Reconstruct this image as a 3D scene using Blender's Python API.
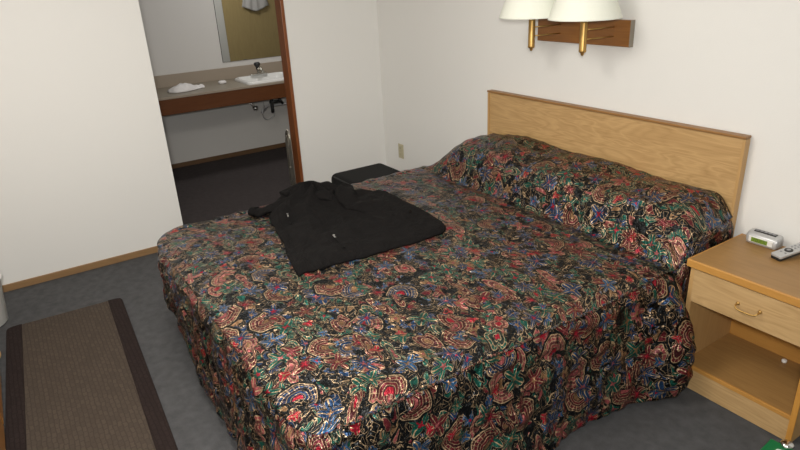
import bpy, bmesh, math, random
from mathutils import Vector, Matrix, noise
random.seed(7)
C = bpy.context.scene
PI = math.pi
for o in list(bpy.data.objects): bpy.data.objects.remove(o)

# ---------------------------------------------------------------- camera
cam = bpy.data.cameras.new('camera'); camo = bpy.data.objects.new('camera', cam)
C.collection.objects.link(camo); C.camera = camo
cam.sensor_width = 36.0; cam.lens = 604.45 / 800 * 36
cam.clip_start = 0.02
Rm = Matrix(((0.55167498, 0.83268158, -0.04791765),
             (-0.29379169, 0.24777183, 0.92319855),
             (0.78060307, -0.49522774, 0.38132445))).transposed()
camo.matrix_world = Matrix.Translation((4.0594, -2.4724, 1.6544)) @ Rm.to_4x4()

# ---------------------------------------------------------------- world, lights, exposure
W = bpy.data.worlds.new('world'); C.world = W; W.use_nodes = True
W.node_tree.nodes['Background'].inputs[0].default_value = (0.9, 0.95, 1, 1)
W.node_tree.nodes['Background'].inputs[1].default_value = 0.3
def area(name, loc, target, size, power, col):
    l = bpy.data.lights.new(name, 'AREA'); l.shape = 'DISK'; l.size = size; l.energy = power; l.color = col
    o = bpy.data.objects.new(name, l); C.collection.objects.link(o); o.location = loc
    o.rotation_euler = (Vector(target) - Vector(loc)).to_track_quat('-Z', 'Y').to_euler()
    return o
area('camera_side_light', (4.12, -2.52, 1.78), (0.6, -1.5, 0.8), 0.14, 54, (1.0, 0.975, 0.935))
area('ceiling_light', (2.2, -2.1, 2.38), (2.1, -2.1, 0), 0.9, 36, (1.0, 0.955, 0.88))
area('bathroom_fill', (-1.0, -0.3, 2.34), (-1.0, -0.3, 0), 0.5, 12, (1.0, 0.97, 0.94))  # unseen fill added to brighten the bathroom, no fixture modelled
C.view_settings.view_transform = 'Standard'; C.view_settings.look = 'None'
C.view_settings.exposure = 0.0; C.view_settings.gamma = 1.0; C.view_settings.use_curve_mapping = False

# ---------------------------------------------------------------- material helpers
class NT:
    def __init__(s, name):
        s.m = bpy.data.materials.new(name); s.m.use_nodes = True
        s.t = s.m.node_tree; s.b = s.t.nodes['Principled BSDF']
    def n(s, typ, **kw):
        x = s.t.nodes.new(typ)
        for k, v in kw.items(): setattr(x, k, v)
        return x
    def put(s, sock, v):
        if hasattr(v, 'is_output') or isinstance(v, bpy.types.NodeSocket): s.t.links.new(v, sock)
        elif isinstance(v, (tuple, list)):
            v = tuple(v)
            if len(sock.default_value) == 4 and len(v) == 3: v = v + (1,)
            sock.default_value = v
        else: sock.default_value = v
    def math(s, op, a, b=0.0, c=0.0, clamp=False):
        x = s.n('ShaderNodeMath', operation=op); x.use_clamp = clamp
        s.put(x.inputs[0], a); s.put(x.inputs[1], b); s.put(x.inputs[2], c)
        return x.outputs[0]
    def vmath(s, op, a, b=(0, 0, 0)):
        x = s.n('ShaderNodeVectorMath', operation=op); s.put(x.inputs[0], a)
        if op == 'SCALE': s.put(x.inputs['Scale'], b)
        else: s.put(x.inputs[1], b)
        return x.outputs[0]
    def mix(s, f, a, b, mode='MIX'):
        x = s.n('ShaderNodeMix', data_type='RGBA', blend_type=mode)
        s.put(x.inputs[0], f); s.put(x.inputs[6], a); s.put(x.inputs[7], b)
        return x.outputs[2]
    def ramp(s, f, stops, interp='LINEAR'):
        x = s.n('ShaderNodeValToRGB'); s.put(x.inputs[0], f); r = x.color_ramp; r.interpolation = interp
        while len(r.elements) < len(stops): r.elements.new(0.5)
        for e, (p, c) in zip(r.elements, stops):
            e.position = p; e.color = tuple(c) + (1,) if len(c) == 3 else c
        return x.outputs[0]
    def coord(s, which='Object'): return s.n('ShaderNodeTexCoord').outputs[which]
    def mapping(s, v, scale=(1, 1, 1), rot=(0, 0, 0), loc=(0, 0, 0)):
        x = s.n('ShaderNodeMapping'); s.put(x.inputs[0], v)
        x.inputs['Scale'].default_value = scale; x.inputs['Rotation'].default_value = rot; x.inputs['Location'].default_value = loc
        return x.outputs[0]
    def noise(s, v, scale, detail=3, rough=0.5, out=0, dist=0.0):
        x = s.n('ShaderNodeTexNoise'); s.put(x.inputs['Vector'], v); x.inputs['Scale'].default_value = scale
        x.inputs['Detail'].default_value = detail; x.inputs['Roughness'].default_value = rough; x.inputs['Distortion'].default_value = dist
        return x.outputs[out]
    def vor(s, v, scale, feature='F1', rnd=1.0, dims='2D'):
        x = s.n('ShaderNodeTexVoronoi', voronoi_dimensions=dims, feature=feature); s.put(x.inputs['Vector'], v)
        x.inputs['Scale'].default_value = scale; x.inputs['Randomness'].default_value = rnd
        return x
    def sep(s, v):
        x = s.n('ShaderNodeSeparateXYZ'); s.put(x.inputs[0], v); return x.outputs
    def bump(s, h, strength=0.3, dist=0.01, prev=None):
        x = s.n('ShaderNodeBump'); s.put(x.inputs['Height'], h)
        x.inputs['Strength'].default_value = strength; x.inputs['Distance'].default_value = dist
        if prev is not None: s.t.links.new(prev, x.inputs['Normal'])
        return x.outputs[0]
    def fin(s, color=None, rough=0.5, metal=0.0, normal=None, **kw):
        if color is not None: s.put(s.b.inputs['Base Color'], color)
        s.put(s.b.inputs['Roughness'], rough); s.put(s.b.inputs['Metallic'], metal)
        if normal is not None: s.put(s.b.inputs['Normal'], normal)
        for k, v in kw.items(): s.put(s.b.inputs[k.replace('_', ' ')], v)
        return s.m

def paint(name, col, rough=0.7, bump=0.25):
    t = NT(name); c = t.coord()
    h = t.noise(c, 160, 3); big = t.noise(c, 1.4, 2)
    cc = t.mix(t.math('MULTIPLY', big, 0.10), col, tuple(x * 0.86 for x in col))
    return t.fin(cc, rough, normal=t.bump(h, bump, 0.002))
def plain(name, col, rough=0.5, metal=0.0, **kw):
    t = NT(name); h = t.noise(t.coord(), 60, 2)
    cc = t.mix(t.math('MULTIPLY', h, 0.18), col, tuple(x * 0.8 for x in col))
    return t.fin(cc, rough, metal, normal=t.bump(h, 0.05, 0.002), **kw)
def wood(name, light, dark, axis='x', rough=0.42, grain=1.0, spec=0.4):
    t = NT(name); c = t.coord()
    s = {'x': (1.3, 9, 9), 'y': (9, 1.3, 9), 'z': (9, 9, 1.3)}[axis]
    sf = {'x': (5, 150, 150), 'y': (150, 5, 150), 'z': (150, 150, 5)}[axis]
    v = t.mapping(c, s)
    n = t.noise(v, 1.0, 3, 0.55, dist=0.8)
    rings = t.math('FRACT', t.math('MULTIPLY', n, 9.0 * grain))
    rings = t.math('POWER', t.math('ABSOLUTE', t.math('SUBTRACT', rings, 0.5)), 0.8)
    fine = t.noise(t.mapping(c, sf), 1.0, 3, 0.6)
    f = t.math('ADD', t.math('MULTIPLY', rings, 0.75), t.math('MULTIPLY', t.math('SUBTRACT', fine, 0.45), 0.9), clamp=True)
    col = t.ramp(f, [(0.0, light), (0.45, tuple((a * 2 + b) / 3 for a, b in zip(light, dark))), (1.0, dark)])
    return t.fin(col, rough, normal=t.bump(fine, 0.12, 0.001), Specular_IOR_Level=spec)

M = {}
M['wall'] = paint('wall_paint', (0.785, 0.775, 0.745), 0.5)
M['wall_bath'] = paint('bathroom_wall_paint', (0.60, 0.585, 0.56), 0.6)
M['ceil'] = paint('ceiling_paint', (0.8, 0.79, 0.75), 0.8)
M['oak'] = wood('oak_headboard', (0.54, 0.345, 0.155), (0.25, 0.135, 0.042), 'x', grain=1.3)
M['oak_trim'] = wood('oak_trim', (0.30, 0.15, 0.05), (0.22, 0.105, 0.03), 'x')
M['oak_y'] = wood('oak_side', (0.50, 0.31, 0.13), (0.40, 0.23, 0.08), 'z')
M['oak_top'] = wood('oak_veneer_top', (0.34, 0.19, 0.066), (0.22, 0.115, 0.036), 'x')
M['oak_edge'] = wood('oak_edge_strip', (0.50, 0.25, 0.06), (0.38, 0.17, 0.035), 'x')
M['oak_edge_z'] = wood('oak_edge_post', (0.56, 0.27, 0.055), (0.44, 0.19, 0.035), 'z')
M['oak_front'] = wood('oak_drawer_front', (0.52, 0.34, 0.16), (0.29, 0.17, 0.06), 'x', grain=1.3)
M['cherry_x'] = wood('lamp_board_wood', (0.30, 0.125, 0.03), (0.17, 0.06, 0.015), 'x', 0.35)
M['cherry_y'] = wood('apron_wood', (0.13, 0.045, 0.014), (0.085, 0.026, 0.008), 'y', 0.35)
M['cherry_z'] = wood('door_jamb_wood', (0.22, 0.072, 0.022), (0.15, 0.043, 0.012), 'z', 0.35)
M['dresser'] = wood('dresser_wood', (0.34, 0.15, 0.035), (0.20, 0.08, 0.02), 'x', 0.3)
M['base_y'] = wood('baseboard_wood', (0.28, 0.165, 0.075), (0.20, 0.11, 0.048), 'y', 0.5)
M['base_x'] = wood('baseboard_wood_x', (0.36, 0.20, 0.08), (0.24, 0.125, 0.05), 'x', 0.5)
M['door'] = wood('tan_door', (0.55, 0.42, 0.20), (0.45, 0.33, 0.15), 'z', 0.35)
M['chrome'] = plain('chrome', (0.75, 0.75, 0.74), 0.16, 1.0)
M['rackmetal'] = plain('dull_chrome', (0.42, 0.40, 0.35), 0.3, 1.0)
M['brass'] = plain('brass', (0.50, 0.31, 0.10), 0.42, 0.85)
M['darkmetal'] = plain('dark_metal', (0.04, 0.04, 0.04), 0.35, 0.6)
M['silver'] = plain('silver_plastic', (0.50, 0.50, 0.50), 0.35, 0.3)
M['silver2'] = plain('grey_plastic', (0.30, 0.30, 0.31), 0.4, 0.2)
M['blackp'] = plain('black_plastic', (0.015, 0.015, 0.015), 0.35)
M['whitep'] = plain('white_plastic', (0.75, 0.74, 0.70), 0.4)
M['ivory'] = plain('ivory_plastic', (0.50, 0.45, 0.30), 0.45)
M['ceramic'] = plain('white_ceramic', (0.70, 0.70, 0.68), 0.15)
M['laminate'] = plain('beige_laminate', (0.33, 0.275, 0.215), 0.4)
M['laminate2'] = plain('counter_laminate', (0.25, 0.215, 0.165), 0.4)
M['green'] = plain('green_card', (0.01, 0.16, 0.05), 0.35)
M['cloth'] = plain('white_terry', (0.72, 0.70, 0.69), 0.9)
M['mattress'] = plain('mattress_ticking', (0.6, 0.6, 0.57), 0.85)
M['lcd'] = plain('lcd_green', (0.16, 0.25, 0.03), 0.25)
M['lcd_seg'] = plain('lcd_segments', (0.05, 0.09, 0.015), 0.4)
M['knob_white'] = plain('white_cap', (0.85, 0.83, 0.78), 0.3)
t = NT('mirror_glass'); M['mirror'] = t.fin((0.86, 0.88, 0.86), 0.015, 1.0)
t = NT('window_glass'); M['glass'] = t.fin((0.85, 0.9, 0.92), 0.05, 0.0, Transmission_Weight=1.0)
# lamp shade, white fabric
t = NT('lamp_shade_fabric'); c = t.coord()
wv = t.noise(t.mapping(c, (300, 300, 40)), 1.0, 2)
M['shade'] = t.fin(t.mix(wv, (0.84, 0.85, 0.76), (0.78, 0.80, 0.70)), 0.8, normal=t.bump(wv, 0.08, 0.001), Transmission_Weight=0.0)
# carpets
def carpet(name, a, b, sc=1.0):
    t = NT(name); c = t.coord()
    n1 = t.noise(c, 420 * sc, 3, 0.7); n2 = t.noise(c, 22, 4, 0.6); n3 = t.noise(c, 2.2, 3)
    f = t.math('ADD', t.math('MULTIPLY', n1, 0.6), t.math('MULTIPLY', n2, 0.5))
    col = t.ramp(f, [(0.35, a), (0.75, b)])
    col = t.mix(t.math('MULTIPLY', n3, 0.35), col, tuple(x * 0.72 for x in a))
    return t.fin(col, 0.95, normal=t.bump(n1, 0.7, 0.006), Specular_IOR_Level=0.15)
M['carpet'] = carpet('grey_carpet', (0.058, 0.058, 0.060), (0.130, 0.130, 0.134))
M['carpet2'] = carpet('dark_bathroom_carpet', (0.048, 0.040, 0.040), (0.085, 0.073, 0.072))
def woven(name, a, b, w=(16.0, 10.0)):
    t = NT(name); c = t.coord(); br = t.n('ShaderNodeTexBrick')
    nz = t.noise(c, 30, 2, out=1)
    v = t.vmath('ADD', c, t.vmath('SCALE', t.vmath('SUBTRACT', nz, (0.5, 0.5, 0.5)), 0.012))
    t.put(br.inputs['Vector'], v); t.put(br.inputs['Color1'], a); t.put(br.inputs['Color2'], b)
    t.put(br.inputs['Mortar'], tuple(x * 0.68 for x in a)); br.inputs['Scale'].default_value = 1.0
    br.inputs['Mortar Size'].default_value = 0.0022; br.inputs['Brick Width'].default_value = 0.036; br.inputs['Row Height'].default_value = 0.018
    n1 = t.noise(c, 500, 3, 0.7)
    col = t.mix(t.math('MULTIPLY', n1, 0.6), br.outputs[0], tuple(x * 0.55 for x in a))
    return t.fin(col, 0.95, normal=t.bump(t.math('ADD', n1, br.outputs[1]), 0.6, 0.004), Specular_IOR_Level=0.1)
M['rug'] = woven('rug_field', (0.100, 0.077, 0.060), (0.080, 0.062, 0.049))
M['rug_edge'] = woven('rug_binding', (0.036, 0.025, 0.023), (0.030, 0.021, 0.019))
# black jacket cloth
t = NT('black_jacket_cloth'); c = t.coord(); n1 = t.noise(c, 500, 2); n2 = t.noise(c, 14, 3)
n2 = t.noise(c, 11, 4, 0.55, dist=1.2)
M['jacket'] = t.fin(t.mix(n2, (0.0035, 0.003, 0.003), (0.007, 0.006, 0.0058)), 0.92, normal=t.bump(n2, 0.8, 0.02, t.bump(n1, 0.2, 0.001)), Specular_IOR_Level=0.15)
t = NT('black_luggage_nylon'); c = t.coord(); n1 = t.noise(c, 700, 2)
M['luggage'] = t.fin((0.006, 0.006, 0.006), 0.8, normal=t.bump(n1, 0.3, 0.001), Specular_IOR_Level=0.25)

# bedspread satin, printed with flowers, paisleys, fans and leaves outlined in gold
def spread_mat():
    t = NT('floral_satin_bedspread')
    uv = t.coord('UV')
    w1 = t.noise(uv, 9, 2, out=1)
    co = t.vmath('ADD', uv, t.vmath('SCALE', t.vmath('SUBTRACT', w1, (0.5, 0.5, 0.5)), 0.045))
    BLACK = (0.005, 0.006, 0.007); NAVY = (0.012, 0.042, 0.11); GREEN = (0.006, 0.085, 0.062); BURG = (0.14, 0.018, 0.024)
    PINK = (0.34, 0.085, 0.085); TAN = (0.27, 0.145, 0.07); GOLD = (0.50, 0.34, 0.20); RED = (0.36, 0.012, 0.028); DK = (0.03, 0.012, 0.012)
    BLUE = (0.022, 0.085, 0.19)
    # small leaf ground
    w2 = t.noise(uv, 34, 2, out=1)
    c2 = t.vmath('ADD', co, t.vmath('SCALE', t.vmath('SUBTRACT', w2, (0.5, 0.5, 0.5)), 0.009))
    cr = t.mapping(c2, (1.0, 1.8, 1), (0, 0, 0.6))
    v1 = t.vor(cr, 21, 'F1'); e1 = t.vor(cr, 21, 'DISTANCE_TO_EDGE').outputs['Distance']
    r1 = t.sep(v1.outputs['Color'])[0]
    col = t.ramp(r1, [(0, BLACK), (.40, GREEN), (.54, NAVY), (.62, BURG), (.70, TAN), (.73, BLACK), (.88, GREEN), (.95, PINK)], 'CONSTANT')
    col = t.mix(t.math('LESS_THAN', e1, 0.15), col, GOLD)
    col = t.mix(t.math('LESS_THAN', e1, 0.125), col, BLACK)
    vn = t.noise(co, 17, 1, dist=1.5)
    vine = t.math('LESS_THAN', t.math('ABSOLUTE', t.math('SUBTRACT', vn, 0.5)), 0.012)
    col = t.mix(vine, col, GOLD)
    def motif(col, scale, seed, petals, R0, amp, keep, inner, rings, half=False, rnd=0.75, stretch=(1, 1, 1)):
        cc = t.mapping(c2 if petals > 4 and not half else co, stretch, (0, 0, seed * 0.7), (seed * 3.3, seed * 1.7, 0))
        v = t.vor(cc, scale, 'F1', rnd)
        r = v.outputs['Distance']; rc = t.sep(v.outputs['Color'])
        loc = t.vmath('SUBTRACT', cc, v.outputs['Position']); lx, ly, _ = t.sep(loc)
        ang = t.math('ADD', t.math('ARCTAN2', ly, lx), t.math('MULTIPLY', rc[1], 6.283))
        rb = t.math('MULTIPLY', t.math('ADD', 1.0, t.math('MULTIPLY', t.math('COSINE', t.math('MULTIPLY', ang, float(petals))), amp)), R0)
        q = t.math('DIVIDE', r, rb)
        k = t.math('LESS_THAN', rc[2], keep)
        if half: k = t.math('MULTIPLY', k, t.math('GREATER_THAN', t.math('SINE', ang), -0.25))
        inside = t.math('MULTIPLY', t.math('LESS_THAN', q, 1.0), k)
        body = t.ramp(rc[0], inner, 'CONSTANT')
        if rings:
            fr = t.math('FRACT', t.math('MULTIPLY', q, float(rings)))
            alt = t.ramp(t.math('FRACT', t.math('MULTIPLY', q, rings / 2.0)), [(0, PINK), (.5, DK)], 'CONSTANT')
            alt = t.mix(0.35, alt, body)
            body = t.mix(t.math('GREATER_THAN', t.math('FRACT', t.math('MULTIPLY', q, rings / 2.0)), 0.5), body, alt)
            ln = t.math('LESS_THAN', fr, 0.17)
            body = t.mix(ln, body, GOLD)
            sp = t.math('MULTIPLY', t.math('LESS_THAN', t.math('ABSOLUTE', t.math('SINE', t.math('MULTIPLY', ang, 9.0))), 0.28), t.math('GREATER_THAN', q, 0.62))
            body = t.mix(t.math('MULTIPLY', sp, 0.7), body, GOLD)
        else:
            pet = t.math('LESS_THAN', t.math('ABSOLUTE', t.math('SINE', t.math('MULTIPLY', ang, petals / 2.0))), 0.12)
            body = t.mix(t.math('MULTIPLY', pet, t.math('GREATER_THAN', q, 0.3)), body, GOLD)
        body = t.mix(t.math('LESS_THAN', q, 0.26), body, t.ramp(rc[1], [(0, TAN), (.4, RED), (.7, PINK)], 'CONSTANT'))
        body = t.mix(t.math('GREATER_THAN', q, 0.94), body, GOLD)
        halo = t.math('MULTIPLY', t.math('LESS_THAN', q, 1.14), k)
        col = t.mix(halo, col, BLACK)
        return t.mix(inside, col, body)
    col = motif(col, 13, 1, 5, 0.37, 0.35, 0.60, [(0, NAVY), (.35, BURG), (.5, GREEN), (.8, BLUE), (.94, TAN)], 0, stretch=(1, 1.4, 1))
    # gaps where the black ground shows
    col = t.mix(t.math('GREATER_THAN', t.noise(co, 16, 2, 0.5), 0.59), col, BLACK)
    # long sprays of blossom
    col = motif(col, 8.5, 6, 2, 0.26, 0.50, 0.60, [(0, PINK), (.35, BURG), (.55, GREEN), (.8, BURG)], 3, rnd=1.0, stretch=(0.5, 1.3, 1))
    col = motif(col, 8.5, 2, 4, 0.28, 0.50, 0.50, [(0, GREEN), (.4, NAVY), (.65, PINK), (.8, BURG)], 0, rnd=0.95)
    col = motif(col, 5.4, 3, 7, 0.34, 0.03, 0.50, [(0, BURG), (.45, PINK), (.65, NAVY), (.85, BURG)], 6, half=True, rnd=0.85)
    col = motif(col, 6.4, 4, 5, 0.20, 0.50, 0.60, [(0, NAVY), (.4, BLUE), (.65, BURG), (.85, GREEN)], 0, rnd=0.95)
    col = motif(col, 7.2, 5, 3, 0.12, 0.35, 0.50, [(0, RED), (.6, BLUE)], 0, rnd=1.0)
    col = t.mix(t.math('MULTIPLY', t.math('GREATER_THAN', t.noise(c2, 26, 2, 0.6), 0.64), 0.85), col, BLACK)
    col = t.mix(1.0, col, (0.86, 0.88, 0.88), 'MULTIPLY')
    nb = t.noise(uv, 55, 2); pk = t.noise(t.mapping(uv, (1, 1, 1)), 24, 3, 0.6)
    nm = t.bump(pk, 1.0, 0.024, t.bump(nb, 0.25, 0.004))
    return t.fin(col, 0.34, 0.55, normal=nm, Specular_IOR_Level=0.45)
M['spread'] = spread_mat()

# ---------------------------------------------------------------- mesh helpers
def link(name, me, mat, parent=None, smooth=False):
    o = bpy.data.objects.new(name, me); C.collection.objects.link(o)
    mats = mat if isinstance(mat, list) else [mat]
    for m in mats: me.materials.append(m)
    if smooth:
        for p in me.polygons: p.use_smooth = True
    if parent: o.parent = parent; o.matrix_parent_inverse = Matrix.Translation(parent.location).inverted() if False else Matrix()
    if parent:
        off = world_loc(parent)
        o.location = -off
    return o
def world_loc(o):
    v = Vector(o.location); p = o.parent
    while p: v += Vector(p.location); p = p.parent
    return v
def obj(name, bm, mat, parent=None, smooth=False, bevel=0.0, seg=2, angle=None):
    bmesh.ops.recalc_face_normals(bm, faces=bm.faces)
    me = bpy.data.meshes.new(name); bm.to_mesh(me); bm.free()
    o = link(name, me, mat, parent, smooth)
    if bevel:
        b = o.modifiers.new('bevel', 'BEVEL'); b.width = bevel; b.segments = seg; b.limit_method = 'ANGLE'; b.angle_limit = math.radians(40)
    return o
def thing(name, label, cat, loc=(0, 0, 0), group=None):
    o = bpy.data.objects.new(name, None); C.collection.objects.link(o); o.location = loc; o.empty_display_size = 0.1
    return tag(o, label, cat, group)
def tag(o, label, cat, group=None):
    o['label'] = label; o['category'] = cat
    if group: o['group'] = group
    return o
def struct(o): o['kind'] = 'structure'; return o
def box(bm, x0, y0, z0, x1, y1, z1, mat=None):
    vs = [bm.verts.new((x, y, z)) for z in (z0, z1) for y in (y0, y1) for x in (x0, x1)]
    if mat is not None:
        for v in vs: v.co = mat @ v.co
    fs = [(0, 2, 3, 1), (4, 5, 7, 6), (0, 1, 5, 4), (1, 3, 7, 5), (3, 2, 6, 7), (2, 0, 4, 6)]
    return [bm.faces.new([vs[i] for i in f]) for f in fs]
def boxo(name, b, mat, parent=None, bevel=0.003, seg=2):
    bm = bmesh.new(); box(bm, *b); return obj(name, bm, mat, parent, bevel=bevel, seg=seg)
def lathe(bm, prof, cx, cy, seg=32, axis='z', cz=0.0, cap=True):
    rings = []
    for r, h in prof:
        ring = []
        for i in range(seg):
            a = 2 * PI * i / seg
            if axis == 'z': p = (cx + r * math.cos(a), cy + r * math.sin(a), h)
            elif axis == 'x': p = (h, cy + r * math.cos(a), cz + r * math.sin(a))
            else: p = (cx + r * math.cos(a), h, cz + r * math.sin(a))
            ring.append(bm.verts.new(p))
        rings.append(ring)
    for a, b in zip(rings, rings[1:]):
        for i in range(seg): bm.faces.new((a[i], a[(i + 1) % seg], b[(i + 1) % seg], b[i]))
    if cap: bm.faces.new(rings[0]); bm.faces.new(rings[-1])
def smoothpath(pts, n=8):
    P = [Vector(p) for p in pts]; out = []
    for i in range(len(P) - 1):
        p0 = P[max(i - 1, 0)]; p1 = P[i]; p2 = P[i + 1]; p3 = P[min(i + 2, len(P) - 1)]
        for k in range(n):
            u = k / n
            out.append(0.5 * ((2 * p1) + (p2 - p0) * u + (2 * p0 - 5 * p1 + 4 * p2 - p3) * u * u + (3 * p1 - p0 - 3 * p2 + p3) * u ** 3))
    out.append(P[-1]); return out
def tube(bm, pts, r, seg=10, rad=None, flat=1.0, cap=True):
    pts = [Vector(p) for p in pts]; rings = []
    up = Vector((0, 0, 1))
    for i, p in enumerate(pts):
        d = (pts[min(i + 1, len(pts) - 1)] - pts[max(i - 1, 0)]).normalized()
        a = d.cross(up)
        if a.length < 0.05: a = d.cross(Vector((0, 1, 0)))
        a.normalize(); b = a.cross(d).normalized()
        rr = rad(i / (len(pts) - 1)) if rad else r
        rings.append([bm.verts.new(p + a * rr * math.cos(2 * PI * k / seg) + b * rr * flat * math.sin(2 * PI * k / seg)) for k in range(seg)])
    for a, b in zip(rings, rings[1:]):
        for k in range(seg): bm.faces.new((a[k], a[(k + 1) % seg], b[(k + 1) % seg], b[k]))
    if cap: bm.faces.new(rings[0]); bm.faces.new(rings[-1])
def rrect(x0, y0, x1, y1, r, n=6):
    out = []
    for cx, cy, a0 in ((x1 - r, y1 - r, 0), (x0 + r, y1 - r, 90), (x0 + r, y0 + r, 180), (x1 - r, y0 + r, 270)):
        for k in range(n + 1):
            a = math.radians(a0 + 90 * k / n); out.append((cx + r * math.cos(a), cy + r * math.sin(a)))
    return out
def prism(bm, poly, z0, z1, f=lambda x, y, z: (x, y, z)):
    a = [bm.verts.new(f(x, y, z0)) for x, y in poly]; b = [bm.verts.new(f(x, y, z1)) for x, y in poly]
    n = len(poly)
    for i in range(n): bm.faces.new((a[i], a[(i + 1) % n], b[(i + 1) % n], b[i]))
    bm.faces.new(a); bm.faces.new(b)
def sst(a, b, x):
    t = min(max((x - a) / (b - a), 0), 1); return t * t * (3 - 2 * t)

# ---------------------------------------------------------------- structure
RX, RY, H = 5.5, -3.35, 2.42
BX, BY0, BY1 = -2.0, -2.3, 1.3
DY0, DY1, DH = -1.657, -0.742, 2.06
struct(boxo('floor', (-0.06, RY, -0.05, RX, 0, 0), M['carpet'], bevel=0))
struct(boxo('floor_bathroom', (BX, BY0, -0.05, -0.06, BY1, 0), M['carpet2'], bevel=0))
struct(boxo('ceiling', (BX - .1, RY - .1, H, RX + .1, BY1 + .1, H + .06), M['ceil'], bevel=0))
struct(boxo('wall_headboard', (0, 0, 0, RX, 0.1, H), M['wall'], bevel=0))
bm = bmesh.new()
box(bm, -.12, RY, 0, 0, DY0, H); box(bm, -.12, DY0, DH, 0, DY1 - .0, H); box(bm, -.12, DY1, 0, 0, BY1, H)
struct(obj('wall_doorway', bm, M['wall']))
struct(boxo('wall_dresser', (-.12, RY - .1, 0, RX, RY, H), M['wall'], bevel=0))
# wall behind the camera, with a window
bm = bmesh.new()
for b in ((RY, 0, -2.6, H), (-0.9, 0, 0, H), (-2.6, 0, -0.9, 1.0), (-2.6, 2.0, -0.9, H)):
    box(bm, RX, b[0], b[1], RX + .1, b[2], b[3])
struct(obj('wall_window', bm, M['wall']))
wf = struct(boxo('window_1', (RX + .04, -2.6, 1.0, RX + .06, -0.9, 2.0), M['glass'], bevel=0))
bm = bmesh.new()
for b in ((-2.6, 1.0, -2.55, 2.0), (-.95, 1.0, -.9, 2.0), (-2.6, 1.0, -.9, 1.05), (-2.6, 1.95, -.9, 2.0), (-1.77, 1.0, -1.73, 2.0)):
    box(bm, RX + .02, b[0], b[1], RX + .08, b[2], b[3])
obj('window_frame', bm, M['whitep'], wf, bevel=.003)
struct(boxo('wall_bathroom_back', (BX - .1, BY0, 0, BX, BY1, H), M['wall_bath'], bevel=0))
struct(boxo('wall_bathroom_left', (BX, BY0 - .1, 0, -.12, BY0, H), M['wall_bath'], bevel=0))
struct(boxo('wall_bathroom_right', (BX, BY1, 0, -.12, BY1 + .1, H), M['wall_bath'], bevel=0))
struct(boxo('baseboard_left', (0.0, RY, 0, 0.012, DY0, 0.045), M['base_y']))
struct(boxo('baseboard_corner', (0.0, DY1 + .02, 0, 0.012, 0, 0.045), M['base_y']))
struct(boxo('baseboard_headboard', (0.0, -.012, 0, RX, 0, 0.045), M['base_x']))
M['base_dark'] = wood('bathroom_baseboard_wood', (0.14, 0.08, 0.04), (0.10, 0.055, 0.028), 'y')
struct(boxo('baseboard_bathroom', (BX, BY0, 0, BX + .012, BY1, 0.045), M['base_dark']))
# door jamb trim on the right side of the opening, lintel trim above
struct(boxo('trim_1', (-.085, DY1 - .022, 0, 0.012, DY1 + .003, DH), M['cherry_z']))
struct(boxo('trim_2', (-.085, DY0, DH - .022, 0.012, DY1 + .004, DH + .004), M['cherry_y']))
# tan door on the back of the partition (seen in the mirror)
d = struct(boxo('door_1', (-.165, .08, 0.02, -.125, .94, 2.03), M['door']))
bm = bmesh.new()
box(bm, -.18, -.02, 0, -.121, .076, 2.1); box(bm, -.18, .944, 0, -.121, 1.03, 2.1); box(bm, -.18, -.02, 2.034, -.121, 1.03, 2.12)
struct(obj('trim_3', bm, M['wall'], bevel=.004))
bm = bmesh.new(); lathe(bm, [(.012, -.165), (.012, -.20), (.028, -.21), (.030, -.225), (.02, -.238)], 0, .86, 20, 'x', 1.0)
obj('door_handle', bm, M['brass'], d, True)

# ---------------------------------------------------------------- bed and bedspread
X0, X1, YF = 1.085, 2.845, -2.035
ZT = 0.545
def pillow_h(x, y):
    y0, y1 = -0.395, -0.02
    u = (y - y0) / (y1 - y0)
    if u <= 0: hy = 0
    else: hy = .60 * math.sin(min(u / .26, 1) * PI / 2) ** .9 + .40 * math.sin(min(u / .8, 1) * PI / 2)
    hx = sst(X0 + .0, X0 + .30, x) ** 0.55 * (1 - 0.50 * sst(X1 - .10, X1 + .03, x) ** 1.5)
    hx *= 1.0 + .03 * math.sin(x * 5)
    return 0.205 * hy * hx
def ripple(x, y):
    n = noise.noise(Vector((x * 5 + y * 2, y * 17 - x * 3, 1.3))) * .0035 + noise.noise(Vector((x * 3, y * 5, 7))) * .006
    n += noise.noise(Vector((x * 9 - y * 9, y * 20 + x * 16, 3))) * .0055 + noise.noise(Vector((x * 26, y * 30, 3))) * .0015
    return n
def top_z(x, y):
    z = ZT + 0.012 * math.sin(PI * (x - X0) / (X1 - X0)) + ripple(x, y)
    z -= 0.012 * sst(X0 + .9, X1, x)
    z += pillow_h(x, y)
    z -= 0.026 * sst(YF + .17, YF - .02, y) ** 1.5 + .018 * sst(X1 - .10, X1 + .02, x) ** 2 * sst(-.5, -.7, y)
    # the crease tucked in front of the pillows
    z -= 0.020 * math.exp(-((y + .42) / .035) ** 2) * sst(X0, X0 + .3, x)
    if y > -.42: z += noise.noise(Vector((x * 4, y * 7, 4))) * .016 * sst(-.42, -.3, y)
    return z
bed = thing('bed', 'double bed with a pale oak headboard fixed against the white wall', 'bed', (1.965, -1.0, 0))
boxo('bed_frame', (X0 + .08, -1.92, .12, X1 - .09, -.06, .17), M['darkmetal'], bed)
for lx in (X0 + .2, X1 - .2):
    for ly in (-1.8, -.2): boxo('leg', (lx - .025, ly - .025, 0, lx + .025, ly + .025, .125), M['darkmetal'], bed)
boxo('box_spring', (X0 + .06, -1.95, .17, X1 - .07, -.05, .32), M['mattress'], bed, .02, 3)
boxo('mattress', (X0 + .05, -1.96, .32, X1 - .06, -.05, .515), M['mattress'], bed, .03, 4)
HX0, HX1, HZ = 1.29, 2.84, 0.994
hbd = boxo('headboard', (HX0 + .012, -.04, 0.25, HX1 - .012, -.014, HZ - .012), M['oak'], bed, .002)
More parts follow.
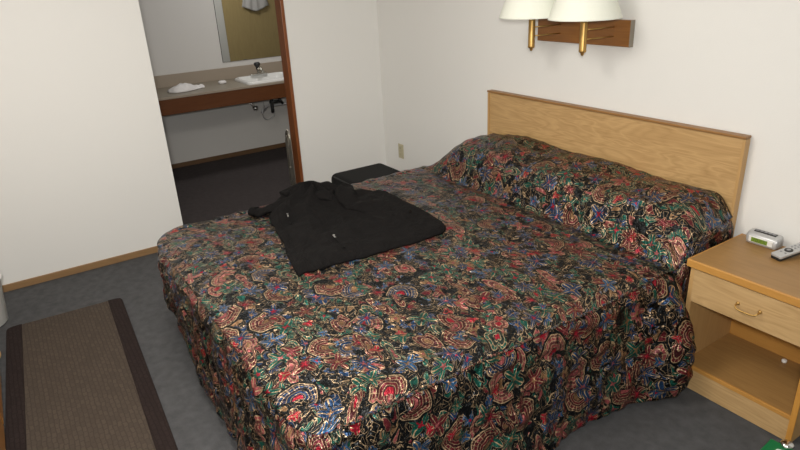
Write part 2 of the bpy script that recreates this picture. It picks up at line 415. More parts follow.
bm = bmesh.new(); box(bm, HX0 - .003, -.050, HZ - .010, HX1 + .001, -.008, HZ + .001)
tr = obj('top_trim', bm, M['oak_trim'], hbd, bevel=.003)
for xx in (HX0, HX1 - .013): boxo('side_trim', (xx, -.047, .25, xx + .013, -.010, HZ - .012), M['oak_y'], hbd, .002)

RC = 0.13
def round_pt(x, y):
    # squeeze the square foot corners into quarter circles
    for sx, cx in ((-1, X0 + RC), (1, X1 - RC)):
        if (x - cx) * sx > 0 and y < YF + RC:
            u = (x - cx) * sx / RC; v = (YF + RC - y) / RC
            return cx + sx * RC * u * math.sqrt(1 - v * v / 2), YF + RC - RC * v * math.sqrt(1 - u * u / 2)
    return x, y
def build_spread():
    bm = bmesh.new(); uvl = bm.loops.layers.uv.new('UVMap'); UV = {}
    NX, NY = 150, 176
    g = []; acc = [0.0] * (NX + 1)
    for j in range(NY + 1):
        y = -.055 + (YF + .055) * j / NY; row = []
        for i in range(NX + 1):
            x = X0 + (X1 - X0) * i / NX
            px, py = round_pt(x, y)
            z = top_z(px, py)
            if j:
                yp = y + .055 * 0 + (0 - (YF + .055)) / NY
                acc[i] += math.hypot(y - yp, (pillow_h(px, y) - pillow_h(px, yp)) * .9)
            v = bm.verts.new((px, py, z)); UV[v] = (px, -acc[i] + (py - y))
            row.append(v)
        g.append(row)
    for j in range(NY):
        for i in range(NX): bm.faces.new((g[j][i], g[j][i + 1], g[j + 1][i + 1], g[j + 1][i]))
    edge = [g[j][0] for j in range(NY + 1)] + [g[NY][i] for i in range(1, NX + 1)] + [g[j][NX] for j in range(NY - 1, -1, -1)]
    n = len(edge); E = [v.co.copy() for v in edge]; N = []
    for k in range(n):
        d = (E[min(k + 2, n - 1)] - E[max(k - 2, 0)]); d.z = 0; d.normalize()
        N.append(Vector((-d.y, d.x, 0)) * -1)
    # cumulative length for the puckers
    L = [0.0]
    for k in range(1, n): L.append(L[-1] + (E[k] - E[k - 1]).length)
    KS = 46; prev = edge; RB = 0.06
    for s in range(1, KS + 1):
        row = []
        for k in range(n):
            e = E[k]; nn = N[k]; ztop = e.z
            # hem height
            hem = 0.028
            if nn.y < -.4:  hem = 0.05 + 0.17 * (1 - sst(1.05, 2.0, e.x))
            if nn.x < -.5: hem = 0.10 + .12 * sst(-1.2, -2.0, e.y)
            if nn.x > .5 and e.y > -.55: hem = 0.03 + .10 * sst(-.55, -.36, e.y)
            tot = RB * PI / 2 + (ztop - RB - hem)
            vmid = s / KS
            dd = tot * s / KS
            if dd < RB * PI / 2:
                a = dd / RB; out = RB * math.sin(a); zz = ztop - RB * (1 - math.cos(a))
            else: out = RB; zz = ztop - RB - (dd - RB * PI / 2)
            out -= RB * (1.0 if nn.x > .5 else .8)     # keep the crown on the rectangle
            f = sst(0.0, 1.0, (ztop - zz) / (ztop - .03))
            pk = noise.noise(Vector((L[k] * 11, zz * 13, 5))); pk2 = noise.noise(Vector((L[k] * 26, zz * 28, 9)))
            amp = 0.014 * sst(0, .25, s / KS)
            bul = amp * (pk * 1.1 + pk2 * .8)
            if nn.x > .5:
                if e.y > -.415: # beside the nightstand
                    fl = 0.015 * f + 0.055 * sst(.66, .61, zz) * 0
                    q = sst(.60, .66, zz) * sst(-.42, -.34, e.y) * sst(-.05, -.16, e.y)
                    fl = .014 + .045 * q; bul *= .2 + .8 * q
                else:
                    g1 = math.exp(-((e.y + .47) / .12) ** 2)
                    fl = f * .035 + (.105 * math.sin(PI * min(vmid * .72, 1)) + .03 * f) * g1 + .012 * f * math.sin(L[k] * 9)
                    fl *= sst(-.405, -.44, e.y); fl += .014 * (1 - sst(-.405, -.44, e.y))
            elif nn.x < -.5:
                fl = 0.0; bul *= .4
            else:
                fl = f * .03 * sst(1.3, 2.4, e.x) + .010 * f * math.sin(L[k] * 8) * sst(1.2, 1.6, e.x)
            p = e + nn * (out + fl + bul); p.z = zz
            v = bm.verts.new(p); u0 = UV[edge[k]]; UV[v] = (u0[0] + nn.x * dd, u0[1] + nn.y * dd)
            row.append(v)
        for k in range(n - 1): bm.faces.new((prev[k], prev[k + 1], row[k + 1], row[k]))
        prev = row
    for fc in bm.faces:
        for l in fc.loops: l[uvl].uv = UV[l.vert]
    bmesh.ops.recalc_face_normals(bm, faces=bm.faces)
    me = bpy.data.meshes.new('bedspread'); bm.to_mesh(me); bm.free()
    o = link('bedspread', me, M['spread'], None, True)
    s = o.modifiers.new('thick', 'SOLIDIFY'); s.thickness = .006; s.offset = -1
    return o, E, N
spread, SE, SN = build_spread()
tag(spread, 'dark satin floral bedspread in black, burgundy, blue and green covering the bed and its pillows', 'bedspread')
bm = bmesh.new(); uvl = bm.loops.layers.uv.new('UVMap')
pth = [e + n * (-.002) + Vector((0, 0, .001)) for e, n in zip(SE, SN) if n.x > .7 and -1.93 < e.y < -.30]
tube(bm, pth, .0045, 8)
for fc in bm.faces:
    for l in fc.loops: l[uvl].uv = (l.vert.co.x * 4, l.vert.co.y * 4)
obj('piping', bm, M['spread'], spread, True)

# ---------------------------------------------------------------- nightstand
NX0, NX1, NY0, NZ = 2.878, 3.352, -.400, .581
ns = thing('nightstand', 'oak nightstand with one drawer above an open shelf, beside the bed', 'nightstand', ((NX0 + NX1) / 2, NY0 / 2, 0))
bm = bmesh.new(); box(bm, NX0 + .004, NY0 + .004, NZ - .030, NX1 + .02, -.016, NZ)
tp = obj('top', bm, M['oak_top'], ns, bevel=.002)
boxo('front_edge', (NX0 - .002, NY0 - .006, NZ - .031, NX1 + .022, NY0 + .005, NZ + .0005), M['oak_edge'], tp, .004, 3)
boxo('side_edge', (NX0 - .003, NY0 + .004, NZ - .031, NX0 + .005, -.016, NZ + .0005), M['oak_edge'], tp, .003)
for xa, xb in ((NX0 + .012, NX0 + .030), (NX1 - .014, NX1 + .004)):
    sp = boxo('side_panel', (xa, NY0 + .014, 0.004, xb, -.018, NZ - .030), M['oak_y'], ns, .0015)
    boxo('edge_strip', (xa - .001, NY0 + .008, 0.004, xb + .001, NY0 + .0145, NZ - .031), M['oak_edge_z'] if xa > 3 else M['oak_y'], sp, .0015)
boxo('back_panel', (NX0 + .030, -.036, .09, NX1 - .014, -.024, NZ - .030), M['oak_edge'], ns, 0)
sh = boxo('shelf', (NX0 + .030, NY0 + .022, .098, NX1 - .014, -.036, .114), M['oak_top'], ns, .001)
boxo('shelf_edge', (NX0 + .030, NY0 + .012, .098, NX1 - .014, NY0 + .022, .116), M['oak_edge'], sh, .002)
boxo('kick_board', (NX0 + .030, NY0 + .014, .003, NX1 - .014, NY0 + .030, .098), M['oak_front'], ns, .001)
dr = boxo('drawer', (NX0 + .030, NY0 + .002, .405, NX1 - .014, NY0 + .020, NZ - .036), M['oak_front'], ns, .002)
boxo('drawer_box', (NX0 + .040, NY0 + .020, .412, NX1 - .024, -.06, .52), M['oak_y'], dr, 0)
bm = bmesh.new(); hx = 3.130; hz = .470
tube(bm, smoothpath([(hx - .040, NY0 + .004, hz + .006), (hx - .040, NY0 - .016, hz + .002), (hx - .026, NY0 - .022, hz - .006), (hx + .026, NY0 - .022, hz - .006), (hx + .040, NY0 - .016, hz + .002), (hx + .040, NY0 + .004, hz + .006)], 6), .0032, 8)
for s in (-1, 1): lathe(bm, [(.007, NY0 + .003), (.007, NY0 - .001), (.004, NY0 - .004)], hx + s * .040, 0, 14, 'y', hz + .006)
obj('handle', bm, M['brass'], dr, True)
bm = bmesh.new(); lathe(bm, [(.001, .1145), (.009, .1145), (.010, .117), (.010, .124), (.008, .127), (.001, .1275)], 3.158, -.072, 20)
tag(obj('bottle_cap', bm, M['knob_white'], None, True), 'tiny white cap lying on the open shelf of the nightstand', 'cap')

# ---------------------------------------------------------------- alarm clock
ck = thing('alarm_clock', 'small silver alarm clock with a green display at the back of the nightstand', 'clock', (2.99, -.062, NZ))
def clock_body():
    bm = bmesh.new()
    prof = [(-.086, .001), (-.091, .012), (-.090, .030), (-.083, .042), (-.070, .049), (-.046, .052), (-.036, .048), (-.033, .030), (-.034, .001)]
    xs = [(2.925, .72), (2.929, .92), (2.938, 1.0), (3.036, 1.0), (3.045, .92), (3.049, .72)]
    rings = []
    for x, s in xs:
        rings.append([bm.verts.new((x, -.062 + (y + .062) * s, NZ + .026 + (z - .026) * s)) for y, z in prof])
    for a, b in zip(rings, rings[1:]):
        for i in range(len(prof)): bm.faces.new((a[i], a[(i + 1) % len(prof)], b[(i + 1) % len(prof)], b[i]))
    bm.faces.new(rings[0]); bm.faces.new(rings[-1])
    return bm
obj('body', clock_body(), M['silver'], ck, True, bevel=.001)
bz = boxo('screen_bezel', (2.940, -.0935, NZ + .010, 3.034, -.0885, NZ + .034), M['whitep'], ck, .002)
lc = boxo('screen', (2.951, -.0945, NZ + .013, 3.014, -.0930, NZ + .031), M['lcd'], ck, .0005)
def seg7(bm, x, z, w, h, t, y, code):
    S = {'a': (0, h, w, h), 'g': (0, h / 2, w, h / 2), 'd': (0, 0, w, 0), 'f': (0, h / 2, 0, h), 'b': (w, h / 2, w, h), 'e': (0, 0, 0, h / 2), 'c': (w, 0, w, h / 2)}
    for c in code:
        a = S[c]; box(bm, x + a[0] - t, y - .0004, z + a[1] - t, x + a[2] + t, y, z + a[3] + t)
bm = bmesh.new()
for k, cd in enumerate(('bc', 'abcdef', 'abged', 'afgcd')):
    seg7(bm, 2.957 + k * .014, NZ + .0165, .006, .011, .0008, -.0945, cd)
obj('display_digits', bm, M['lcd_seg'], lc)
boxo('button_panel', (2.945, -.070, NZ + .0475, 3.030, -.050, NZ + .0525), M['blackp'], ck, .001)
for k in range(5): boxo('button', (2.950 + k * .016, -.066, NZ + .052, 2.962 + k * .016, -.055, NZ + .055), M['silver2'], ck, .001)
# ---------------------------------------------------------------- remote control, leaning on the clock
a0 = Vector((3.084, -.166, NZ + .013)); a1 = Vector((3.128, -.02, NZ + .036))
dv = (a1 - a0); ln = dv.length; dv.normalize(); sd = dv.cross(Vector((0, 0, 1))).normalized(); upv = sd.cross(dv)
def RL(u, v, w): return a0 + dv * u + sd * v + upv * w
rc = thing('remote_control', 'silver remote control with a black underside lying beside the alarm clock', 'remote control', tuple(a0))
bm = bmesh.new(); prism(bm, rrect(0, -.024, ln, .024, .008), -.002, .007, lambda x, y, z: RL(x, y, z)); obj('top_shell', bm, M['silver'], rc, bevel=.002)
bm = bmesh.new(); prism(bm, rrect(-.002, -.023, ln, .023, .008), -.0125, -.002, lambda x, y, z: RL(x, y, z)); obj('underside', bm, M['blackp'], rc, bevel=.003)
bm = bmesh.new(); prism(bm, [(.062 + .015 * math.cos(a * PI / 12), .015 * math.sin(a * PI / 12)) for a in range(24)], .007, .009, lambda x, y, z: RL(x, y, z)); obj('button', bm, M['blackp'], rc)
bm = bmesh.new(); prism(bm, [(.062 + .007 * math.cos(a * PI / 12), .007 * math.sin(a * PI / 12)) for a in range(24)], .009, .0105, lambda x, y, z: RL(x, y, z)); obj('button', bm, M['silver2'], rc)
for u, v in ((.036, .010), (.036, -.010), (.09, -.012), (.09, .002), (.105, -.012), (.105, .002), (.105, .013), (.12, -.006), (.12, .008)):
    bm = bmesh.new(); prism(bm, rrect(u - .0035, v - .0035, u + .0035, v + .0035, .002, 3), .007, .0088, lambda x, y, z: RL(x, y, z)); obj('button', bm, M['silver2'], rc)

# ---------------------------------------------------------------- wall lamp
wl = thing('wall_lamp', 'double brass wall lamp with white shades on a brown wooden board above the bed', 'lamp', (1.96, 0, 1.36))
bp = boxo('backplate', (1.665, -.030, 1.300, 2.238, -.001, 1.417), M['cherry_x'], wl, .002)
boxo('end_cap', (2.238, -.0305, 1.2995, 2.2405, -.001, 1.418), M['laminate2'], bp, .001)
for px in (1.792, 2.118):
    bm = bmesh.new(); lathe(bm, [(.004, 1.272), (.007, 1.275), (.008, 1.284), (.0165, 1.288), (.0175, 1.294), (.0165, 1.300), (.0165, 1.44), (.011, 1.45), (.011, 1.50), (.02, 1.505), (.02, 1.53)], px, -.20, 24)
    po = obj('post', bm, M['brass'], wl, True)
    for zz in (1.386, 1.344):
        bm = bmesh.new(); tube(bm, [(px + .006, -.19, zz), (px + .03, -.03, zz)], .0032, 8); obj('arm', bm, M['brass'], po, True)
    bm = bmesh.new(); z0, z1, r0, r1 = 1.434, 1.66, .160, .082
    prof = [(r0, z0), (r0 + .002, z0 + .003), (r0 - .001, z0 + .01), (r1, z1), (r1 + .001, z1 + .003), (r1 - .003, z1), (r0 - .004, z0 + .01), (r0 - .003, z0 + .001), (r0, z0)]
    lathe(bm, prof, px, -.20, 56, cap=False)
    sh = obj('lamp_shade', bm, M['shade'], wl, True)
    bm = bmesh.new()
    for a in (0, 120, 240): tube(bm, [(px, -.2, 1.63), (px + (r1 + .006) * math.cos(math.radians(a)), -.2 + (r1 + .006) * math.sin(math.radians(a)), 1.64)], .002, 6)
    lathe(bm, [(.012, 1.627), (.012, 1.633)], px, -.2, 16)
    obj('shade_fitter', bm, M['brass'], sh)
    bm = bmesh.new(); lathe(bm, [(.012, 1.528), (.016, 1.55), (.03, 1.58), (.03, 1.60), (.016, 1.625), (.004, 1.628)], px, -.2, 20); obj('bulb', bm, M['whitep'], wl, True)

# ---------------------------------------------------------------- wall outlet
wo = thing('wall_outlet', 'small ivory electrical outlet low on the wall near the corner', 'outlet', (.238, 0, .395))
boxo('cover_plate', (.205, -.007, .340, .270, -.0002, .452), M['ivory'], wo, .002)
for zz in (.372, .420):
    bm = bmesh.new(); prism(bm, rrect(.222, zz - .014, .253, zz + .014, .008), -.0095, -.006, lambda x, y, z: (x, z, y)); so = obj('socket', bm, M['ivory'], wo)
    bm = bmesh.new()
    for xx in (.231, .243): box(bm, xx - .001, -.0100, zz - .004, xx + .001, -.0094, zz + .006)
    obj('slot', bm, M['blackp'], so)

# ---------------------------------------------------------------- jacket
def bedz(x, y): return top_z(min(max(x, X0), X1), y)
JP = [(2.00, -1.662), (2.00, -1.58), (2.015, -1.43), (2.03, -1.22), (2.035, -1.02), (2.01, -.925), (1.90, -.885), (1.64, -.85), (1.46, -.86), (1.38, -.88), (1.31, -.97),
      (1.22, -1.07), (1.165, -1.13), (1.12, -1.20), (1.10, -1.29), (1.115, -1.39), (1.19, -1.455), (1.31, -1.505), (1.44, -1.535), (1.65, -1.575), (1.84, -1.63)]
def jtop(x, y, sdf):
    h = 0.026 * (1 - math.exp(-sdf / .018)) + .010 * noise.noise(Vector((x * 7, y * 7, 2))) * min(sdf / .05, 1)
    h += 0.070 * math.exp(-((x - 1.24) / .17) ** 2 - ((y + 1.25) / .17) ** 2) * min(sdf / .035, 1)
    h += 0.030 * math.exp(-((x - 1.52) / .25) ** 2 - ((y + 1.0) / .12) ** 2) * min(sdf / .04, 1)
    # folds radiating from the bunched collar
    a = math.atan2(y + 1.2, x - 1.2); r = math.hypot(x - 1.2, y + 1.2)
    h += (.020 * math.sin(a * 9 + 3 * noise.noise(Vector((x * 5, y * 5, 0)))) * math.exp(-r / .35)) * min(sdf / .04, 1)
    h += .006 * (1 - abs(noise.noise(Vector((x * 4 + y * 3, y * 11, 8)))) * 4) * min(sdf / .04, 1) * .8
    return max(h, .004 + .3 * min(sdf, .01))
def jacket_body():
    bm = bmesh.new(); P = smoothpath([(x, y, 0) for x, y in JP + JP[:1]], 8)[:-1]; n = len(P); cen = Vector((1.56, -1.22, 0))
    P = [p + (p - cen).normalized() * .006 * noise.noise(Vector((i * .35, 0, 3))) for i, p in enumerate(P)]
    K = 34; rings = []
    for k in range(K):
        s = 1 - (k / K); s = 1 - (1 - s) ** 1.0
        row = []
        for p in P:
            q = cen + (p - cen) * s; sd = (p - q).length * .9
            row.append(bm.verts.new((q.x, q.y, bedz(q.x, q.y) + .004 + (jtop(q.x, q.y, sd) if k else .006))))
        rings.append(row)
    low = [bm.verts.new((p.x, p.y, bedz(p.x, p.y) + .001)) for p in P]
    c = bm.verts.new((cen.x, cen.y, bedz(cen.x, cen.y) + .004 + jtop(cen.x, cen.y, .3)))
    for a, b in zip([low] + rings, rings):
        for i in range(n): bm.faces.new((a[i], a[(i + 1) % n], b[(i + 1) % n], b[i]))
    for i in range(n): bm.faces.new((rings[-1][i], rings[-1][(i + 1) % n], c))
    bm.faces.new(low)
    return bm
jk = thing('jacket', 'black zip-up jacket thrown down on the bedspread', 'jacket', (1.6, -1.2, ZT))
jb = obj('body', jacket_body(), M['jacket'], jk, True)
def cloth_tube(pts, r0, r1, seed, flat=.6):
    bm = bmesh.new(); P = smoothpath(pts, 10)
    tube(bm, P, r0, 20, rad=lambda u: (r0 + (r1 - r0) * u) * (.88 + .12 * math.sin(PI * min(u * 8, 1) / 2)), flat=flat)
    for v in bm.verts:
        v.co += Vector((noise.noise(v.co * 16 + Vector((seed, 0, 0))), noise.noise(v.co * 16 + Vector((0, seed, 0))), noise.noise(v.co * 16 + Vector((0, 0, seed))))) * .016
        v.co.z = max(v.co.z, bedz(v.co.x, v.co.y) + .003)
    return bm
zb = ZT
s1 = obj('sleeve', cloth_tube([(1.205, -1.535, zb + .025), (1.24, -1.50, zb + .03), (1.27, -1.40, zb + .045), (1.28, -1.28, zb + .055), (1.36, -1.16, zb + .06)], .032, .055, 1), M['jacket'], jk, True)
obj('sleeve', cloth_tube([(1.30, -1.06, zb + .065), (1.42, -1.12, zb + .07), (1.55, -1.13, zb + .05), (1.68, -1.05, zb + .045), (1.78, -.97, zb + .035)], .055, .040, 2, .55), M['jacket'], jk, True)
obj('collar', cloth_tube([(1.16, -1.36, zb + .06), (1.15, -1.26, zb + .075), (1.20, -1.17, zb + .08), (1.29, -1.10, zb + .065), (1.38, -1.05, zb + .045)], .034, .032, 3, .7), M['jacket'], jk, True)
bm = bmesh.new(); tube(bm, [(1.185, -1.548, zb + .023), (1.21, -1.532, zb + .025)], .034, 20, flat=.65); obj('cuff', bm, M['jacket'], s1, True)
def jz(x, y): return bedz(x, y) + .006 + jtop(x, y, .12)
def zipper(pts, name):
    P = [(x, y, jz(x, y) + .003) for x, y in pts]
    bm = bmesh.new(); tube(bm, P, .004, 6); z = obj('zipper', bm, M['jacket'], jb)
    m = Vector(P[0]); d = (Vector(P[1]) - m).normalized()
    bm = bmesh.new(); tube(bm, [m + Vector((0, 0, .004)), m + d * .028 + Vector((0, 0, .005))], .004, 8, flat=.5)
    lathe(bm, [(.006, m.z + .003), (.006, m.z + .008)], m.x, m.y, 12)
    obj('zipper_pull', bm, M['chrome'], z)
zipper([(1.41, -1.445), (1.47, -1.462), (1.55, -1.485)], 'a')
zipper([(1.80, -1.392), (1.87, -1.405), (1.95, -1.42)], 'b')
P = [(x, y, bedz(x, y) + .012 + jtop(x, y, .02)) for x, y in [(1.30 + .066 * i, -1.465 - .0160 * i) for i in range(11)]]
bm = bmesh.new(); tube(bm, P, .003, 6); obj('placket_seam', bm, M['jacket'], jb)

# ---------------------------------------------------------------- suitcase between bed and wall
sc = thing('suitcase', 'black soft-sided suitcase standing on the floor behind the bed by the corner', 'suitcase', (.87, -.69, 0))
bm = bmesh.new(); box(bm, .71, -.865, .03, 1.03, -.47, .515)
sb = obj('body', bm, M['luggage'], sc, bevel=.04, seg=5)
bm = bmesh.new(); tube(bm, [(x, y, .497) for x, y in rrect(.722, -.853, 1.018, -.482, .05, 6) + [(1.018, -.532)]], .006, 8); obj('piping', bm, M['blackp'], sc, True)
bm = bmesh.new(); tube(bm, smoothpath([(.78, -.475, .44), (.78, -.462, .44), (.80, -.455, .44), (.93, -.455, .44), (.95, -.462, .44), (.95, -.475, .44)], 6), .008, 8); obj('handle', bm, M['luggage'], sc, True)
for xx in (.76, .97):
    for yy in (-.84, -.52):
        bm = bmesh.new(); lathe(bm, [(.02, xx - .012), (.026, xx - .008), (.026, xx + .008), (.02, xx + .012)], 0, yy, 16, 'x', .0265); obj('wheel', bm, M['blackp'], sc, True)

# ---------------------------------------------------------------- chrome rack at the doorway
rk = thing('luggage_rack', 'folded chrome tube luggage rack leaning at the doorway frame', 'luggage rack', (.1, -.8, 0))
for k, (oz, ox) in enumerate(((0, 0), (-.05, -.012))):
    bm = bmesh.new(); ax, ay = .045 + ox, -.848; bx, by = .140 + ox, -.865
    pts = [(ax, ay, .0095), (ax, ay, .59 + oz), (ax + .004, ay - .001, .643 + oz), (ax + .03, ay - .004, .677 + oz), (bx - .03, by + .004, .677 + oz), (bx - .004, by + .001, .643 + oz), (bx, by, .59 + oz), (bx, by, .0095)]
    tube(bm, smoothpath(pts, 5), .0085, 10); obj('leg_frame', bm, M['rackmetal'], rk, True)
for zz in (.15, .40):
    bm = bmesh.new(); tube(bm, [(.045, -.848, zz), (.140, -.865, zz)], .007, 8); obj('crossbar', bm, M['rackmetal'], rk, True)

# ---------------------------------------------------------------- rug
ang = math.radians(-2.35)
def RG(x, y, z):
    ox, oy = .555, -2.185
    dx, dy = x * math.cos(ang) - y * math.sin(ang), x * math.sin(ang) + y * math.cos(ang)
    return (ox + dx, oy + dy, z)
rug = thing('rug', 'brown woven runner rug with dark bound edges on the grey carpet', 'rug', (1.3, -2.5, 0))
bm = bmesh.new(); prism(bm, [(.004, -.073), (.004, -.505), (2.3, -.505), (2.3, -.073)], .001, .011, RG); obj('field', bm, M['rug'], rug, bevel=.002)
bm = bmesh.new(); poly = [(.035, 0), (.012, -.008), (.002, -.03), (0, -.073), (2.3, -.073), (2.3, 0)]; prism(bm, poly, .001, .013, RG); obj('border', bm, M['rug_edge'], rug, bevel=.003)
bm = bmesh.new(); poly = [(.035, -.578), (.012, -.57), (.002, -.548), (0, -.505), (2.3, -.505), (2.3, -.578)]; prism(bm, poly, .001, .013, RG); obj('border', bm, M['rug_edge'], rug, bevel=.003)

# ---------------------------------------------------------------- dresser at the left edge
ds = thing('dresser', 'dark orange wooden dresser with brass pulls at the left edge of the photo', 'dresser', (1.4, -3.05, 0))
DX0, DX1, DYF = .74, 2.45, -2.785
boxo('body', (DX0, RY + .01, .09, DX1, DYF - .02, .72), M['dresser'], ds, .003)
boxo('plinth', (DX0 + .05, RY + .02, .001, DX1 - .05, DYF - .19, .09), M['dresser'], ds, .002)
boxo('top', (DX0 - .015, RY + .01, .72, DX1 + .015, DYF - .005, .745), M['dresser'], ds, .004)
for i in range(2):
    for j in range(3):
        xa = DX0 + .02 + i * (DX1 - DX0 - .02) / 2; xb = xa + (DX1 - DX0 - .06) / 2; za = .105 + j * .205
        dd = boxo('drawer', (xa, DYF - .02, za, xb, DYF, za + .19), M['dresser'], ds, .003)
        xm = (xa + xb) / 2
        bm = bmesh.new(); tube(bm, smoothpath([(xm - .045, DYF, za + .1), (xm - .03, DYF + .02, za + .092), (xm + .03, DYF + .02, za + .092), (xm + .045, DYF, za + .1)], 6), .004, 8); obj('handle', bm, M['brass'], dd, True)

# ---------------------------------------------------------------- wastebasket
BXC, BYC = .40, -2.86
wb = thing('wastebasket', 'white round wastebasket on the carpet at the far left beside the dresser', 'wastebasket', (BXC, BYC, 0))
bm = bmesh.new(); lathe(bm, [(.001, .003), (.105, .003), (.112, .010), (.137, .255), (.141, .26), (.138, .264), (.131, .255), (.106, .02), (.001, .016)], BXC, BYC, 40); obj('body', bm, M['whitep'], wb, True)
bm = bmesh.new(); lathe(bm, [(.137, .248), (.144, .251), (.146, .261), (.139, .266), (.134, .260), (.137, .248)], BXC, BYC, 40, cap=False); obj('rim', bm, M['whitep'], wb, True)

# ---------------------------------------------------------------- green carton by the nightstand
gc = thing('carton', 'small green box with a white mark on the carpet by the nightstand', 'box', (3.41, -.58, 0))
bm = bmesh.new(); gm = Matrix.Translation((3.335, -.505, 0)) @ Matrix.Rotation(math.radians(4), 4, 'Z'); box(bm, 0, -.16, .001, .13, 0, .078, gm); obj('carton_body', bm, M['green'], gc, bevel=.003)
bm = bmesh.new(); prism(bm, [(.052 + .017 * math.cos(a * PI / 10), -.045 + .012 * math.sin(a * PI / 10)) for a in range(20)], .0785, .0792, lambda x, y, z: gm @ Vector((x, y, z))); obj('mark', bm, M['whitep'], gc)
bm = bmesh.new(); lathe(bm, [(.001, .0786), (.020, .0786), (.022, .083), (.019, .090), (.010, .093), (.001, .0935)], 3.386, -.500, 28)
cp = obj('bottle_cap', bm, M['chrome'], None, True); tag(cp, 'small round silver cap on the rear edge of the green box', 'cap')

# ---------------------------------------------------------------- bathroom vanity counter
CZ, CF = .787, -1.385
vc = thing('vanity_counter', 'beige vanity counter with a dark wood front across the bathroom alcove', 'counter', (-1.7, -.5, CZ))
SX0, SX1, SY0, SY1 = -1.85, -1.425, -.56, -.04
bm = bmesh.new()
for b in ((BX + .001, BY0 + .001, SX0 + .01, BY1 - .001), (SX1 - .01, BY0 + .001, CF, BY1 - .001), (SX0 + .01, BY0 + .001, SX1 - .01, SY0 + .01), (SX0 + .01, SY1 - .01, SX1 - .01, BY1 - .001)):
    box(bm, b[0], b[1], CZ - .03, b[2], b[3], CZ)
obj('countertop', bm, M['laminate2'], vc)
boxo('front_lip', (CF - .002, BY0 + .001, CZ - .018, CF + .006, BY1 - .001, CZ + .002), M['laminate'], vc, .002)
boxo('apron', (CF - .022, BY0 + .001, CZ - .15, CF + .002, BY1 - .001, CZ - .018), M['cherry_y'], vc, .002)
boxo('backsplash', (BX + .001, BY0 + .001, CZ, BX + .022, BY1 - .001, .898), M['laminate'], vc, .002)
# sink
sk = thing('sink', 'white drop-in bathroom sink with a faucet in the vanity counter', 'sink', (-1.66, -.27, CZ))
bm = bmesh.new(); rings = []
for ins, z, r in ((0, .001, .05), (.003, .020, .05), (.02, .027, .045), (.035, .020, .045), (.05, -.02, .06), (.08, -.09, .07), (.13, -.125, .06)):
    poly = rrect(SX0 + ins, SY0 + ins, SX1 - ins, SY1 - ins, r, 6); rings.append([bm.verts.new((x, y, CZ + z)) for x, y in poly])
for a, b in zip(rings, rings[1:]):
    for i in range(len(a)): bm.faces.new((a[i], a[(i + 1) % len(a)], b[(i + 1) % len(a)], b[i]))
bm.faces.new(rings[-1]); obj('basin', bm, M['ceramic'], sk, True)
fa = boxo('faucet', (-1.845, -.39, CZ + .024, -1.79, -.22, CZ + .042), M['chrome'], sk, .006, 3)
bm = bmesh.new(); tube(bm, smoothpath([(-1.82, -.305, CZ + .035), (-1.815, -.305, CZ + .075), (-1.76, -.305, CZ + .088), (-1.69, -.305, CZ + .062)], 6), .014, 10); obj('spout', bm, M['rackmetal'], fa, True)
bm = bmesh.new(); lathe(bm, [(.014, CZ + .07), (.017, CZ + .10), (.030, CZ + .118), (.032, CZ + .135), (.020, CZ + .147)], -1.83, -.305, 18); obj('handle', bm, M['darkmetal'], fa, True)
# plumbing below
bm = bmesh.new(); tube(bm, smoothpath([(-1.66, -.27, CZ - .125), (-1.66, -.27, .56), (-1.66, -.27, .48), (-1.68, -.265, .462)], 5), .017, 12); tube(bm, [(-1.66, -.29, .56), (-1.66, -.17, .555)], .015, 10); tube(bm, [(-1.66, -.20, .60), (-1.64, -.16, .53)], .013, 10); dp = obj('drain_pipe', bm, M['darkmetal'], sk, True)
bm = bmesh.new(); tube(bm, [(-1.66, -.25, .525), (-1.66, .35, .525)], .012, 12); obj('drain_pipe', bm, M['silver'], sk, True)
bm = bmesh.new(); tube(bm, [(-1.80, -.47, .60), (-1.74, -.43, .53)], .012, 10); lathe(bm, [(.001, .490), (.024, .495), (.030, .513), (.024, .53), (.001, .535)], -1.73, -.42, 18); obj('shutoff_valve', bm, M['chrome'], sk, True)
bm = bmesh.new(); tube(bm, [(-1.68, -.35 + 0, .60)] + [(-1.68 + .01 * math.sin(a * .5), -.31 + .066 * math.cos(math.radians(a * 18 + 120)), .455 + .066 * math.sin(math.radians(a * 18 + 120))) for a in range(24)] + [(-1.66, -.24, .58)], .0065, 8); obj('supply_hose', bm, M['silver'], sk, True)
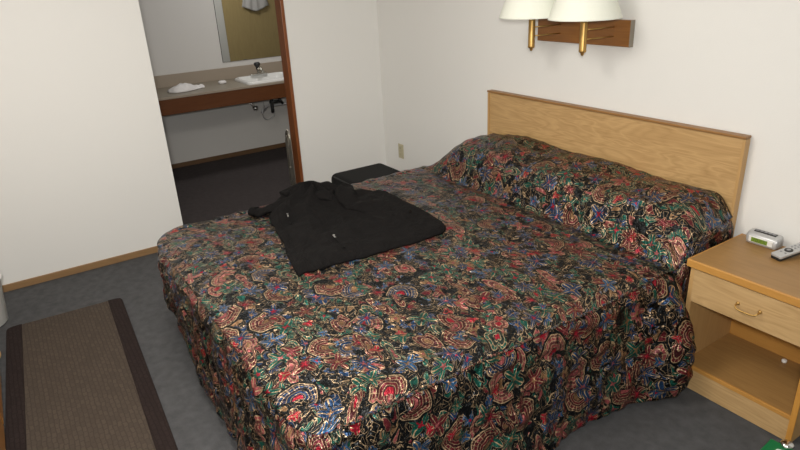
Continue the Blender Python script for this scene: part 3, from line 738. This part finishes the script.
# mirror
mi = thing('mirror', 'frameless rectangular wall mirror above the bathroom sink', 'mirror', (BX, 0, 1.4))
boxo('mirror_glass', (BX + .003, -.585, .95, BX + .009, .62, 1.95), M['mirror'], mi, 0)
boxo('mirror_backing', (BX + .0005, -.588, .947, BX + .003, .623, 1.953), M['darkmetal'], mi, 0)
# washcloth and soap
bm = bmesh.new(); n = 26; cs = []
for i in range(n + 1):
    row = []
    for j in range(14):
        u = i / n; v = j / 13 - .5
        wid = .13 * (1 - .65 * sst(.5, 1, u)) * (.5 + .5 * sst(0, .15, u))
        x = -1.62 + v * wid + .03 * math.sin(u * 5); y = -1.235 + u * .33
        h = max(0, .065 * (1 - (2 * v) ** 2) * (.3 + .7 * math.sin(PI * min(u * 1.3, 1))) + .02 * noise.noise(Vector((u * 7, v * 5, 1)))) * (1 if abs(v) < .49 else 0)
        row.append(bm.verts.new((x, y, CZ + .003 + h)))
    cs.append(row)
for i in range(n):
    for j in range(13): bm.faces.new((cs[i][j], cs[i][j + 1], cs[i + 1][j + 1], cs[i + 1][j]))
wc = obj('washcloth', bm, M['cloth'], None, True); tag(wc, 'crumpled white washcloth lying on the vanity counter', 'cloth')
s = wc.modifiers.new('t', 'SOLIDIFY'); s.thickness = .003; s.offset = 1
bm = bmesh.new(); lathe(bm, [(.001, CZ + .001), (.034, CZ + .001), (.040, CZ + .008), (.036, CZ + .02), (.026, CZ + .026), (.001, CZ + .027)], -1.75, -.70, 24)
sp = obj('soap', bm, M['ivory'], None, True); sp.data.materials[0] = M['cloth']; tag(sp, 'small pale round soap on the counter between the washcloth and the sink', 'soap')

# white towel on the tan door added for a pale blob in the mirror
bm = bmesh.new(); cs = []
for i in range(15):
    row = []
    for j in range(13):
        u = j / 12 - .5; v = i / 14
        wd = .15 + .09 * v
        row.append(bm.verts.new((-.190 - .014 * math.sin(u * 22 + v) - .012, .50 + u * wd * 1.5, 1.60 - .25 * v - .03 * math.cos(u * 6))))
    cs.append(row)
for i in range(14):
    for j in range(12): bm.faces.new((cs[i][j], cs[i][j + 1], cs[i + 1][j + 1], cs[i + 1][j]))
tw = obj('white_patch', bm, M['cloth'], None, True); tag(tw, 'white towel added over the tan door reflected in the bathroom mirror', 'patch')
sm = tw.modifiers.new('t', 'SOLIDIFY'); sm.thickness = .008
